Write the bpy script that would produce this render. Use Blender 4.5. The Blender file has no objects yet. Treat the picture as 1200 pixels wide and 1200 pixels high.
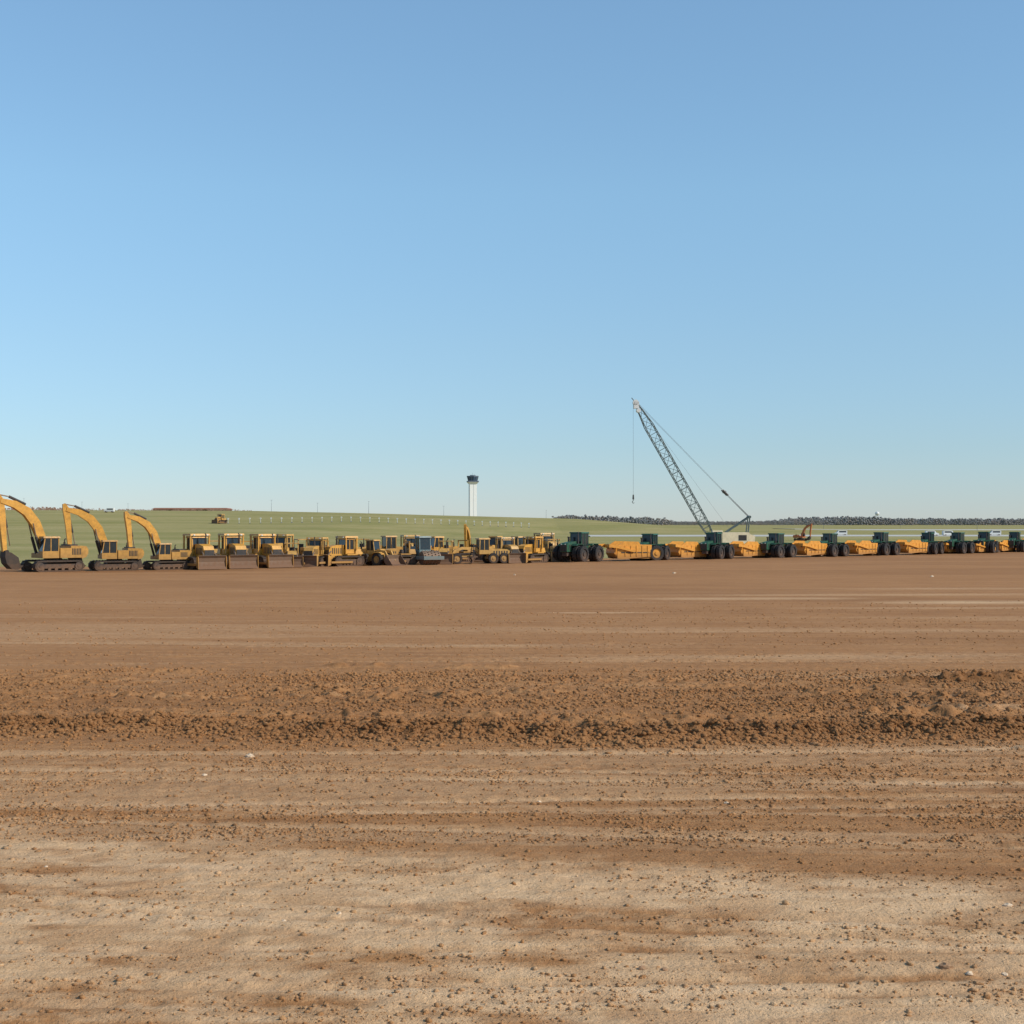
import bpy, bmesh, math, random
import numpy as np
from mathutils import Vector, Matrix
random.seed(7); rng=np.random.default_rng(11)
sc=bpy.context.scene; col=sc.collection
H=4.8; F=1715.0; HZ=612.0
def gp(px,py):            # world ground point surveyed from the photograph
    y=F*H/(py-HZ); return ((px-600)/F*y, y)
# ------------------------------------------------------------------ materials
def newmat(name):
    m=bpy.data.materials.new(name); m.use_nodes=True
    nt=m.node_tree; b=nt.nodes['Principled BSDF']; return m,nt,b
def N(nt,t,**k):
    n=nt.nodes.new(t)
    for a,v in k.items(): setattr(n,a,v)
    return n
def mixc(nt,fac,a,b,mode='MIX'):
    n=N(nt,'ShaderNodeMix',data_type='RGBA',blend_type=mode)
    for s,v in ((n.inputs[0],fac),(n.inputs[6],a),(n.inputs[7],b)):
        if isinstance(v,bpy.types.NodeSocket): nt.links.new(v,s)
        else: s.default_value=(v if not isinstance(v,tuple) else (*v,1))
    return n.outputs[2]
def math_(nt,op,a,b=None,c=None,clamp=False):
    n=N(nt,'ShaderNodeMath',operation=op,use_clamp=clamp)
    for i,v in enumerate((a,b,c)):
        if v is None: continue
        if isinstance(v,bpy.types.NodeSocket): nt.links.new(v,n.inputs[i])
        else: n.inputs[i].default_value=v
    return n.outputs[0]
def noise(nt,vec,scale,detail=4,rough=.6):
    n=N(nt,'ShaderNodeTexNoise'); n.inputs['Scale'].default_value=scale
    n.inputs['Detail'].default_value=detail; n.inputs['Roughness'].default_value=rough
    nt.links.new(vec,n.inputs['Vector']); return n.outputs[0]
def ramp(nt,v,lo,hi):
    n=N(nt,'ShaderNodeMapRange'); n.inputs[1].default_value=lo; n.inputs[2].default_value=hi
    nt.links.new(v,n.inputs[0]); return n.outputs[0]
def paint(name,c,rough=.5,mud=(.19,.095,.045),mudtop=1.5,var=.22,metal=0,mudamt=.65):
    m,nt,b=newmat(name); tc=N(nt,'ShaderNodeTexCoord').outputs['Object']
    oi=N(nt,'ShaderNodeObjectInfo'); rnd=oi.outputs['Random']
    n1=noise(nt,tc,2.2,5,.65); n2=noise(nt,tc,7,4,.65)
    base=mixc(nt,ramp(nt,n1,.35,.7),c,tuple(x*(1-var*1.6) for x in c))
    sep=N(nt,'ShaderNodeSeparateXYZ'); nt.links.new(tc,sep.inputs[0])
    z=math_(nt,'ADD',sep.outputs[2],math_(nt,'MULTIPLY',math_(nt,'SUBTRACT',n1,.5),2.2))
    k=math_(nt,'MULTIPLY',ramp(nt,z,mudtop,mudtop*.25),mudamt)
    k2=math_(nt,'MULTIPLY',ramp(nt,n2,.48,.68),.7*mudamt)
    k=math_(nt,'MAXIMUM',k,math_(nt,'MULTIPLY',k2,math_(nt,'ADD',.35,math_(nt,'MULTIPLY',rnd,.6))))
    out=mixc(nt,k,base,mud); nt.links.new(out,b.inputs['Base Color'])
    r=N(nt,'ShaderNodeMapRange'); r.inputs[3].default_value=rough; r.inputs[4].default_value=.9
    nt.links.new(k,r.inputs[0]); nt.links.new(r.outputs[0],b.inputs['Roughness'])
    b.inputs['Metallic'].default_value=metal
    return m
YEL=paint('machine_yellow_paint',(.66,.32,.04))
YEL2=paint('faded_yellow_paint',(.60,.33,.08),var=.25)
OCH=paint('weathered_ochre_paint',(.52,.26,.045),var=.28,mudtop=1.9)
ORG=paint('scraper_orange_yellow_paint',(.78,.33,.035),mudtop=1.2,mudamt=.65)
GRN=paint('tractor_green_paint',(.014,.085,.045),mudtop=1.2,mudamt=.4)
BLK=paint('dark_steel',(.03,.028,.027),rough=.6,mudtop=1.3,mudamt=.7)
TRK=paint('muddy_track_steel',(.05,.035,.025),rough=.8,mudtop=1.2,mudamt=.6,mud=(.12,.06,.03))
TYR=paint('tyre_rubber',(.018,.017,.017),rough=.8,mudtop=1.3,mudamt=.35,mud=(.12,.06,.03))
STL=paint('worn_blade_steel',(.22,.15,.10),rough=.5,mudtop=1.6,mudamt=.85,metal=.2,mud=(.17,.085,.045))
GLS=paint('cab_glass',(.02,.028,.032),rough=.12,mudamt=.25,mudtop=.6)
TGL=paint('tower_glass',(.06,.10,.16),rough=.2,mudamt=0,mudtop=.6)
GRY=paint('grey_teal_paint',(.16,.23,.23),mudtop=1.2)
WHT=paint('white_paint',(.72,.71,.67),mudtop=.9,mudamt=.4,var=.06)
WHP=paint('clean_white_paint',(.66,.66,.63),mudamt=0,var=.03)
CRM=paint('cream_crane_paint',(.82,.68,.45),mudtop=1.2,mudamt=.3,var=.12)
LAT=paint('weathered_lattice_steel',(.11,.145,.135),mudamt=.1,var=.3)
ORR=paint('orange_red_paint',(.60,.16,.04),mudtop=.8)
CON=paint('tower_concrete',(.82,.80,.75),rough=.8,mudamt=.0,var=.03)
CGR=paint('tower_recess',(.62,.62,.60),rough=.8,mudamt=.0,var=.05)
DKG=paint('dark_blue_grey_metal',(.10,.125,.16),rough=.7,mudamt=.1,var=.1)
RED=paint('brick_red_wall',(.40,.19,.13),rough=.9,mudamt=.1)
CBL=paint('wire_rope',(.06,.06,.06),mudamt=0)
# ------------------------------------------------------------------ geometry builder
class G:
    def __init__(s,*mats): s.v=[];s.f=[];s.m=[];s.mats=mats
    def add(s,vs,fs,mi=0):
        o=len(s.v); s.v+=[tuple(v) for v in vs]; s.f+=[tuple(i+o for i in f) for f in fs]; s.m+=[mi]*len(fs); return s
    def box(s,x0,x1,y0,y1,z0,z1,mi=0,tx=0,ty=0):
        v=[(x0,y0,z0),(x1,y0,z0),(x1,y1,z0),(x0,y1,z0),(x0+tx,y0+ty,z1),(x1-tx,y0+ty,z1),(x1-tx,y1-ty,z1),(x0+tx,y1-ty,z1)]
        return s.add(v,[(3,2,1,0),(4,5,6,7),(0,1,5,4),(1,2,6,5),(2,3,7,6),(3,0,4,7)],mi)
    def prism(s,p,y0,y1,mi=0):
        n=len(p); v=[(a,y0,b) for a,b in p]+[(a,y1,b) for a,b in p]
        return s.add(v,[tuple(range(n)),tuple(range(2*n-1,n-1,-1))]+[(i,(i+1)%n,n+(i+1)%n,n+i) for i in range(n)],mi)
    def cyl(s,p0,p1,r,n=12,r2=None,mi=0):
        r2=r if r2 is None else r2
        p0=Vector(p0);p1=Vector(p1);d=(p1-p0).normalized()
        a=d.orthogonal().normalized(); b=d.cross(a)
        v=[p0+(a*math.cos(t)+b*math.sin(t))*r for t in [2*math.pi*i/n for i in range(n)]]
        v+=[p1+(a*math.cos(t)+b*math.sin(t))*r2 for t in [2*math.pi*i/n for i in range(n)]]
        return s.add(v,[tuple(range(n-1,-1,-1)),tuple(range(n,2*n))]+[(i,(i+1)%n,n+(i+1)%n,n+i) for i in range(n)],mi)
    def ribbon(s,path,w,y0,y1,mi=0):
        P=[Vector(p) for p in path]; L=[];R=[]
        for i,p in enumerate(P):
            d=(P[min(i+1,len(P)-1)]-P[max(i-1,0)]).normalized(); nrm=Vector((-d.y,d.x))
            L.append(p+nrm*w[i]/2); R.append(p-nrm*w[i]/2)
        n=len(P); v=[]
        for i in range(n): v+=[(L[i].x,y0,L[i].y),(L[i].x,y1,L[i].y),(R[i].x,y1,R[i].y),(R[i].x,y0,R[i].y)]
        f=[(0,1,2,3),(4*n-1,4*n-2,4*n-3,4*n-4)]
        for i in range(n-1):
            for k in range(4): f.append((4*i+k,4*i+(k+1)%4,4*i+4+(k+1)%4,4*i+4+k))
        return s.add(v,f,mi)
    def tyre(s,x,y,z,r,w,mi=0,lugs=18):
        prof=[(.62*r,-.5*w),(.93*r,-.5*w),(r,-.36*w),(r,.36*w),(.93*r,.5*w),(.62*r,.5*w)]
        n=22; v=[]
        for i in range(n):
            t=2*math.pi*i/n
            for (q,o) in prof: v.append((x+q*math.cos(t),y+o,z+q*math.sin(t)))
        f=[]
        for i in range(n):
            j=(i+1)%n
            for k in range(6): f.append((i*6+k,j*6+k,j*6+(k+1)%6,i*6+(k+1)%6))
        s.add(v,f,mi)
        for i in range(lugs):
            t=2*math.pi*i/lugs
            for sd in (-1,1):
                tt=t+sd*.06
                a=Vector((math.cos(tt),0,math.sin(tt))); b=Vector((-math.sin(tt),0,math.cos(tt)))
                o=Vector((x,y,z))+a*r*1.0+Vector((0,sd*.24*w,0)); vs=[]
                for da in (-.02*r,.05*r):
                    for db,dy in ((-.05*r,-.2*w),(.05*r,-.2*w),(.05*r,.2*w),(-.05*r,.2*w)):
                        vs.append(o+a*da+b*db+Vector((0,dy,0)))
                s.add(vs,[(3,2,1,0),(4,5,6,7),(0,1,5,4),(1,2,6,5),(2,3,7,6),(3,0,4,7)],mi)
        return s
    def mesh(s,name,bevel=0):
        me=bpy.data.meshes.new(name); me.from_pydata([tuple(v) for v in s.v],[],s.f)
        for m in s.mats: me.materials.append(m)
        me.polygons.foreach_set('material_index',s.m)
        bm=bmesh.new(); bm.from_mesh(me); bmesh.ops.recalc_face_normals(bm,faces=bm.faces)
        if bevel:
            bmesh.ops.bevel(bm,geom=[e for e in bm.edges if e.calc_length()>bevel*4],offset=bevel,segments=2,affect='EDGES',clamp_overlap=True)
        bm.to_mesh(me); bm.free(); return me
class Kit:
    def __init__(s): s.parts=[]
    def part(s,name,g,parent=None,bevel=0): s.parts.append((name,g.mesh(name,bevel),parent)); return len(s.parts)-1
def terr(x,y):
    x=np.asarray(x,float); y=np.asarray(y,float)
    A=np.interp(x,[-400,-130,-60,33,75,130,200],[11.5,10.6,9.0,6.5,3.4,1.2,0.2])
    y0=np.interp(x,[-60,20],[280,540]); t=np.clip((y-y0)/(760-y0),0,1)
    return A*t*t*(3-2*t)
def place(kit,name,x,y,yaw,label,cat,group=None,scale=1,dz=0):
    r=bpy.data.objects.new(name,None); r.empty_display_size=.5; col.objects.link(r)
    r.location=(x,y,float(terr(x,y))+dz); r.rotation_euler=(0,0,math.radians(yaw)); r.scale=(scale,)*3
    r['label']=label; r['category']=cat
    if group: r['group']=group
    obs=[]
    for nm,me,par in kit.parts:
        o=bpy.data.objects.new(nm,me); col.objects.link(o)
        o.parent=r if par is None else obs[par]; obs.append(o)
    return r
def track_geo(g,x0,x1,yc,w,h,mi=0,shoes=34):
    r=h/2; P=[]; 
    for i in range(9): t=-math.pi/2+math.pi*i/8; P.append((x1-r+r*math.cos(t),r+r*math.sin(t)))
    for i in range(9): t=math.pi/2+math.pi*i/8; P.append((x0+r+r*math.cos(t),r+r*math.sin(t)))
    n=len(P); Q=[]
    for p in P:
        cx=min(max(p[0],x0+r),x1-r); Q.append((cx+(p[0]-cx)*.72,r+(p[1]-r)*.72))
    v=[];f=[]
    for i in range(n): v+=[(P[i][0],yc-w/2,P[i][1]),(P[i][0],yc+w/2,P[i][1]),(Q[i][0],yc+w/2,Q[i][1]),(Q[i][0],yc-w/2,Q[i][1])]
    for i in range(n):
        j=(i+1)%n
        for k in range(4): f.append((4*i+k,4*j+k,4*j+(k+1)%4,4*i+(k+1)%4))
    g.add(v,f,mi)
    L=x1-x0-2*r; per=2*L+2*math.pi*r
    for i in range(shoes):
        s=per*i/shoes
        if s<L: p=(x0+r+s,0);a=-math.pi/2
        elif s<L+math.pi*r: a=-math.pi/2+(s-L)/r; p=(x1-r+r*math.cos(a),r+r*math.sin(a))
        elif s<2*L+math.pi*r: p=(x1-r-(s-L-math.pi*r),2*r); a=math.pi/2
        else: a=math.pi/2+(s-2*L-math.pi*r)/r; p=(x0+r+r*math.cos(a),r+r*math.sin(a))
        u=(math.cos(a),math.sin(a)); t=(-u[1],u[0]); q=[]
        for du,dt in ((-.02,-.03),(.045,-.03),(.045,.03),(-.02,.03)): q.append((p[0]+u[0]*du+t[0]*dt,p[1]+u[1]*du+t[1]*dt))
        g.prism(q,yc-w/2-.02,yc+w/2+.02,mi)
def tracks(k,x0,x1,yc,w,h):
    for sd in (-1,1):
        g=G(TRK,BLK); track_geo(g,x0,x1,sd*yc,w,h,0)
        g.box(x0+h*.6,x1-h*.6,sd*yc-w*.3,sd*yc+w*.3,h*.3,h*.68,1)
        for i in range(6):
            xx=x0+h*.7+(x1-x0-h*1.4)*i/5; g.cyl((xx,sd*yc-w*.42,h*.26),(xx,sd*yc+w*.42,h*.26),h*.15,10,mi=1)
        p=k.part('track',g)
        for nm,xx in (('sprocket',x0+h/2),('idler_wheel',x1-h/2)):
            g=G(BLK); g.cyl((xx,sd*yc-w*.46,h/2),(xx,sd*yc+w*.46,h/2),h*.34,14); g.cyl((xx,sd*yc-w*.52,h/2),(xx,sd*yc+w*.52,h/2),h*.12,8); k.part(nm,g,p)
def cab(k,pm,x0,x1,y0,y1,z0,z1,low=.38,slope=.12,roofm=None,t=.09):
    roofm=roofm or pm
    g=G(pm,BLK); zl=z0+(z1-z0)*low
    g.box(x0,x1,y0,y1,z0,zl)
    for (a,b) in ((x0,y0),(x0,y1-t),(x1-t,y0),(x1-t,y1-t)): 
        sx=-slope if a>x0 else 0
        g.add([(a,b,zl),(a+t,b,zl),(a+t,b+t,zl),(a,b+t,zl),(a+sx,b,z1),(a+t+sx,b,z1),(a+t+sx,b+t,z1),(a+sx,b+t,z1)],[(3,2,1,0),(4,5,6,7),(0,1,5,4),(1,2,6,5),(2,3,7,6),(3,0,4,7)],0)
    m=(x0+x1)/2; g.box(m-.04,m+.04,y0,y0+t*.8,zl,z1); g.box(m-.04,m+.04,y1-t*.8,y1,zl,z1)
    p=k.part('cab',g)
    g=G(roofm); g.box(x0-.1,x1-slope+.16,y0-.08,y1+.08,z1,z1+.16,tx=.06,ty=.05); k.part('roof',g,p)
    g=G(GLS); g.add([(x0+.03,y0+.03,zl),(x1-.03,y0+.03,zl),(x1-.03,y1-.03,zl),(x0+.03,y1-.03,zl),(x0+.03,y0+.03,z1),(x1-slope-.03,y0+.03,z1),(x1-slope-.03,y1-.03,z1),(x0+.03,y1-.03,z1)],[(3,2,1,0),(4,5,6,7),(0,1,5,4),(1,2,6,5),(2,3,7,6),(3,0,4,7)]); k.part('window',g,p)
    return p
def exhaust(k,x,y,z0,z1,r=.06):
    g=G(BLK); g.cyl((x,y,z0),(x,y,z1),r,10); g.cyl((x,y,z0),(x,y,z0+(z1-z0)*.55),r*1.8,12); g.cyl((x,y,z1),(x-.12,y,z1+.12),r,8); k.part('exhaust_pipe',g)
# ---- excavator
def excavator(PM=YEL,BM=OCH):
    k=Kit(); tracks(k,-2.4,2.5,1.35,.7,1.08)
    g=G(BLK); g.box(-1.1,1.1,-1.0,1.0,.5,1.0,tx=.2,ty=.2); g.cyl((0,0,.95),(0,0,1.28),.85,20); k.part('undercarriage',g)
    g=G(BM,BLK); g.prism([(-1.2,1.3),(-1.2,2.2),(.5,2.2),(.6,1.9),(1.5,1.75),(1.5,1.3)],-1.45,.42); g.prism([(-1.2,1.3),(-1.2,2.25),(-.1,2.25),(-.1,1.3)],.42,1.45)
    g.prism([(-2.3,1.3),(-2.3,2.45),(-1.2,2.45),(-1.2,1.3)],-1.4,1.4); g.box(-2.1,-1.3,-1.0,.9,2.45,2.58,1)
    for i in range(6): g.box(-2.2+i*.16,-2.12+i*.16,1.4,1.43,1.6,2.2,1)
    k.part('engine_housing',g)
    g=G(BM,BLK); g.prism([(-2.3,1.2),(-2.75,1.35),(-2.95,1.7),(-2.95,2.1),(-2.75,2.4),(-2.3,2.45)],-1.42,1.42); k.part('counterweight',g)
    cab(k,BM,.0,1.65,.45,1.42,1.3,3.2,low=.35,slope=.2,roofm=BM)
    g=G(PM); g.ribbon([(.75,1.85),(1.15,3.2),(1.75,4.6),(2.6,5.7),(3.8,6.4),(5.2,6.75)],[.55,.78,.9,.88,.68,.42],-.36,.2); b=k.part('boom',g)
    for y in (-.57,.40):
        g=G(STL,BLK); g.cyl((1.35,y,1.6),(1.85,y,3.3),.14,10,mi=1); g.cyl((1.85,y,3.3),(2.15,y,4.6),.07,8,mi=0); k.part('boom_cylinder',g,b)
    g=G(PM); g.ribbon([(5.45,7.35),(5.22,6.75),(5.0,5.2),(4.75,1.95)],[.3,.72,.62,.38],-.30,.14); st=k.part('stick',g)
    g=G(STL,BLK); g.cyl((2.7,-.08,6.4),(4.3,-.08,7.12),.13,10,mi=1); g.cyl((4.3,-.08,7.12),(5.4,-.08,7.32),.06,8); g.cyl((4.85,-.08,5.9),(4.5,-.08,4.2),.11,10,mi=1); g.cyl((4.5,-.08,4.2),(4.2,-.08,2.5),.055,8); k.part('stick_cylinder',g,st)
    S_=lambda L:[(4.8+(a-4.8)*.78,1.95+(b-2.4)*.80) for a,b in L]
    bk=S_([(4.9,2.4),(4.95,1.8),(4.75,1.0),(4.1,.35),(3.3,.28),(3.0,.6),(3.3,1.7),(4.2,2.3)])
    g=G(TRK); g.prism(S_([(4.9,2.5),(4.95,1.8),(4.75,1.0),(4.1,.35),(3.3,.28),(2.95,.6),(3.05,.75),(3.5,.62),(4.0,.85),(4.3,1.4),(4.3,2.2),(4.55,2.6)]),-.65,.5)
    for i in range(5): g.prism(S_([(3.1,.35),(2.65,.75),(3.05,.72)]),-.63+i*.26,-.53+i*.26)
    g.prism(bk,-.7,-.651);g.prism(bk,.501,.55)
    k.part('bucket',g); exhaust(k,-1.6,-.9,2.5,3.0)
    return k
def dozer(PM=YEL,style=0,bw=1.45):
    k=Kit(); tracks(k,-2.0,1.95,1.12,.6,1.2)
    g=G(PM,BLK); g.box(-2.1,2.0,-.62,.62,.5,1.3)
    top=2.45 if style==0 else 2.05
    g.prism([(.25,1.3),(.25,top),(1.2,top),(2.05,top-.2),(2.25,1.9 if style==0 else 1.6),(2.25,1.3)],-.55,.55)
    for i in range(5): g.box(.6+i*.28,.72+i*.28,.55,.57,1.45,top-.35,1); g.box(.6+i*.28,.72+i*.28,-.57,-.55,1.45,top-.35,1)
    k.part('engine_hood',g)
    g=G(BLK); g.box(2.25,2.31,-.5,.5,1.2,1.88 if style==0 else 1.58); k.part('radiator_grille',g)
    g=G(PM); g.box(-2.0,-1.1,-.95,.95,1.35,1.95,tx=.1,ty=.1); k.part('fuel_tank',g)
    for s in (-1,1):
        g=G(PM); g.box(-1.1,.3,min(s*.62,s*1.4),max(s*.62,s*1.4),1.27,1.42); k.part('fender',g)
    if style==0:
        cab(k,PM,-1.05,.22,-.78,.78,1.45,3.05,low=.3,slope=.1,roofm=PM)
        g=G(PM)
        for y in (-1.05,.92): g.box(-1.32,-1.15,y,y+.13,1.9,3.3)
        for y in (-1.05,.92): g.box(.18,.3,y,y+.13,1.42,3.3)
        g.box(-1.4,.4,-1.08,1.08,3.27,3.45,ty=.06,tx=.06); k.part('rollover_bar',g)
    elif style==1:
        g=G(BLK); g.box(-.9,-.3,-.3,.3,1.4,1.85); g.box(-.95,-.8,-.3,.3,1.85,2.45); k.part('seat',g)
        g=G(PM)
        for x in (-1.25,.15):
            for y in (-.85,.75): g.box(x,x+.12,y,y+.11,1.4,2.95)
        g.box(-1.4,.4,-.95,.95,2.92,3.04,ty=.05); k.part('canopy',g)
        g=G(BLK); g.cyl((.1,.2,1.4),(.0,.2,2.1),.03,6); g.cyl((.1,-.2,1.4),(.05,-.2,2.0),.03,6); k.part('control_lever',g)
    else:
        g=G(BLK); g.box(-.9,-.3,-.3,.3,1.4,1.85); g.box(-.95,-.8,-.3,.3,1.85,2.4); k.part('seat',g)
        g=G(PM)
        for y in (-.9,.78): g.box(-1.2,-1.05,y,y+.12,1.4,2.9)
        g.box(-1.2,-1.05,-.9,.9,2.8,2.95); k.part('rollover_bar',g)
    g=G(STL,PM)
    pts=[(3.05,.05),(2.85,.35),(2.78,.75),(2.85,1.12),(3.05,1.35),(2.97,1.38),(2.72,1.12),(2.64,.75),(2.72,.3),(2.95,.05)]
    g.prism(pts,-bw,bw,0)
    e=[(3.0,.05),(2.6,.2),(2.55,1.2),(2.95,1.35)]; g.prism(e,-bw-.05,-bw-.001,1); g.prism(e,bw+.001,bw+.05,1)
    bl=k.part('blade',g)
    for s in (-1,1):
        g=G(PM,STL); g.box(-.3,2.6,s*1.5-.07,s*1.5+.07,.38,.60); g.cyl((2.0,s*.6,1.75),(2.7,s*.68,1.05),.08,8,mi=1); k.part('push_arm',g,bl)
    g=G(BLK); g.box(-2.9,-2.1,-.5,.5,.8,1.1)
    for y in (-.6,0,.6): g.prism([(-2.95,1.4),(-2.75,1.4),(-2.75,.5),(-2.5,.2),(-2.95,.45)],y-.06,y+.06)
    g.box(-2.95,-2.7,-.9,.9,1.05,1.3); k.part('ripper',g); exhaust(k,1.0,.25,top,top+.9)
    if style==0:
        for s in (-.7,.7): g=G(WHT); g.box(.41,.48,s-.08,s+.08,3.28,3.38); k.part('headlight',g)
    return k
def wheel(k,x,y,r,w,rim,hub=True):
    g=G(TYR); g.tyre(x,y,r,r,w); p=k.part('wheel',g)
    g=G(rim,BLK); g.cyl((x,y-w*.3,r),(x,y+w*.3,r),r*.63,18); g.cyl((x,y-w*.45,r),(x,y+w*.45,r),r*.25,10); k.part('rim',g,p)
def loader(PM=YEL2,up=0):
    k=Kit()
    for x in (-1.6,1.5):
        for y in (-1.05,1.05): wheel(k,x,y,.78,.58,PM)
    g=G(PM,BLK); g.prism([(-3.0,.8),(-3.0,1.75),(-2.7,2.0),(-.7,2.15),(-.7,.8)],-.7,.7); g.box(-3.15,-3.0,-1.0,1.0,.7,1.3); g.box(-.7,2.1,-.45,.45,.6,1.4)
    for i in range(5): g.box(-2.7+i*.3,-2.56+i*.3,.7,.72,1.2,1.8,1)
    k.part('engine_housing',g)
    for s in (-1,1):
        for pr in ([(-2.3,1.6),(-2.1,1.75),(-1.1,1.75),(-.8,1.4),(-.9,1.3),(-1.2,1.62),(-2.0,1.62)],[(.7,1.4),(1.1,1.72),(2.0,1.72),(2.0,1.62),(1.15,1.62)]):
            g=G(PM); g.prism(pr,s*1.05-.3,s*1.05+.3); k.part('fender',g)
    cab(k,PM,-.75,.6,-.62,.62,1.4,3.1,low=.3,slope=.18,roofm=PM)
    g=G(PM); 
    ez=.6+up; mz=1.75+up*.6
    for s in (-1,1): g.ribbon([(1.0,1.9),(2.3,mz),(3.0,ez)],[.3,.36,.25],s*.55-.08,s*.55+.08)
    g.box(.9,1.5,-.5,.5,1.4,2.1); a=k.part('lift_arm',g)
    g=G(STL); g.prism([(a_,b_+up) for a_,b_ in [(3.0,1.35),(2.85,.9),(2.95,.4),(3.3,.1),(4.3,.05),(4.3,.11),(3.35,.2),(3.1,.5),(3.0,.9),(3.12,1.38)]],-1.35,1.35)
    for s in (-1.4,1.35): g.prism([(a_,b_+up) for a_,b_ in [(3.0,1.35),(2.85,.9),(2.95,.4),(3.3,.1),(4.3,.05),(4.0,.4),(3.3,1.35)]],s,s+.05)
    k.part('bucket',g); exhaust(k,-1.8,-.3,2.05,2.9)
    return k
def grader(PM=YEL2):
    k=Kit()
    for x in (-2.9,-1.45,3.4):
        for y in (-1.05,1.05): wheel(k,x,y,.66,.42,PM)
    g=G(PM,BLK); g.prism([(-3.9,.9),(-3.9,1.6),(-3.5,1.8),(-1.1,1.95),(-1.1,.9)],-.55,.55); g.box(-3.8,-1,-.85,.85,.6,.85)
    for i in range(6): g.box(-3.6+i*.35,-3.43+i*.35,.55,.57,1.05,1.6,1)
    k.part('engine_hood',g)
    g=G(PM); g.ribbon([(-.2,1.2),(.6,1.9),(2.4,1.95),(3.4,1.55),(3.75,1.0)],[.4,.38,.34,.34,.3],-.17,.17); g.box(3.25,3.55,-.9,.9,.5,.8); k.part('frame',g)
    cab(k,PM,-1.1,.25,-.65,.65,1.2,3.05,low=.28,slope=.05,roofm=PM)
    g=G(STL); P=[(1.0,.1),(1.2,.12),(1.05,.4),(1.2,.75),(1.12,.78),(.92,.4)]
    v=[(a+y*.3,y,b) for y in (-1.8,1.8) for a,b in P]; n=6
    g.add(v,[tuple(range(n)),tuple(range(2*n-1,n-1,-1))]+[(i,(i+1)%n,n+(i+1)%n,n+i) for i in range(n)]); m=k.part('moldboard',g)
    g=G(PM,BLK); g.cyl((1.0,0,.8),(1.0,0,.95),.75,18,mi=1); g.box(1.0,3.5,-.12,.12,.85,1.02); g.cyl((1.0,.6,.9),(.9,.3,2.5),.07,8,mi=1); g.cyl((1.0,-.6,.9),(.9,-.3,2.5),.07,8,mi=1); k.part('circle_drawbar',g)
    exhaust(k,-2.4,.2,1.85,2.8); return k
def roller():
    k=Kit()
    g=G(STL); g.cyl((1.8,-1.05,.78),(1.8,1.05,.78),.75,24)
    for i in range(16):
        for j in range(5):
            t=2*math.pi*(i+.5*(j%2))/16; d=Vector((math.cos(t),0,math.sin(t))); o=Vector((1.8,-.84+j*.42,.78)); g.cyl(o+d*.72,o+d*.86,.1,5,r2=.06)
    k.part('drum',g)
    g=G(GRY); g.box(.7,2.9,-1.25,-1.12,.6,1.0); g.box(.7,2.9,1.12,1.25,.6,1.0); g.box(2.75,2.95,-1.25,1.25,.6,1.0); g.box(.5,.75,-1.25,1.25,.6,1.0); k.part('frame',g)
    for y in (-.9,.9): wheel(k,-1.5,y,.78,.55,GRY)
    g=G(GRY,BLK); g.prism([(-2.8,.8),(-2.8,1.7),(-2.5,2.0),(-.6,2.1),(-.6,.8)],-.62,.62)
    for i in range(5): g.box(-2.4+i*.3,-2.28+i*.3,.62,.64,1.1,1.8,1)
    k.part('engine_hood',g); cab(k,GRY,-.65,.55,-.7,.7,1.1,3.05,low=.3,slope=.08,roofm=GRY); exhaust(k,-1.8,-.3,2.0,2.8); return k
def tractor():
    k=Kit()
    for x in (-1.75,1.75):
        for y in (-1.72,-1.0,1.0,1.72): wheel(k,x,y,.98,.56,BLK)
    g=G(GRN,BLK); g.prism([(.7,1.25),(.7,2.5),(1.2,2.52),(3.2,2.3),(3.4,2.1),(3.4,1.25)],-.5,.5)
    for i in range(6): g.box(1.3+i*.3,1.42+i*.3,.5,.52,1.5,2.1,1); g.box(1.3+i*.3,1.42+i*.3,-.52,-.5,1.5,2.1,1)
    k.part('hood',g)
    g=G(BLK); g.box(3.4,3.46,-.44,.44,1.35,2.1); k.part('radiator_grille',g)
    g=G(BLK); g.box(-2.9,3.2,-.35,.35,.75,1.25); g.box(-3.1,-1.0,-.7,.7,1.25,1.45); g.cyl((-1.75,-1.9,.98),(-1.75,1.9,.98),.14,8); g.cyl((1.75,-1.9,.98),(1.75,1.9,.98),.14,8); k.part('chassis',g)
    for x in (-1.75,1.75):
        for s in (-1,1):
            g=G(GRN); g.prism([(x-.8,1.98),(x-.6,2.2),(x+.6,2.2),(x+.8,1.98),(x+.75,1.94),(x+.57,2.13),(x-.57,2.13),(x-.75,1.94)],.65 if s>0 else -1.35,1.35 if s>0 else -.65); k.part('fender',g)
    cab(k,GRN,-1.0,.68,-.82,.82,1.5,3.45,low=.22,slope=.1,roofm=GRN); exhaust(k,1.1,.62,2.2,3.5,.07)
    g=G(BLK); g.cyl((1.25,-.62,2.1),(1.25,-.62,2.95),.13,12); g.cyl((1.25,-.62,2.95),(1.25,-.62,3.05),.19,12); k.part('air_cleaner',g)
    for y in (-.35,.22): g=G(WHT); g.box(3.44,3.49,y,y+.14,2.12,2.22); k.part('headlight',g)
    return k
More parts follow.
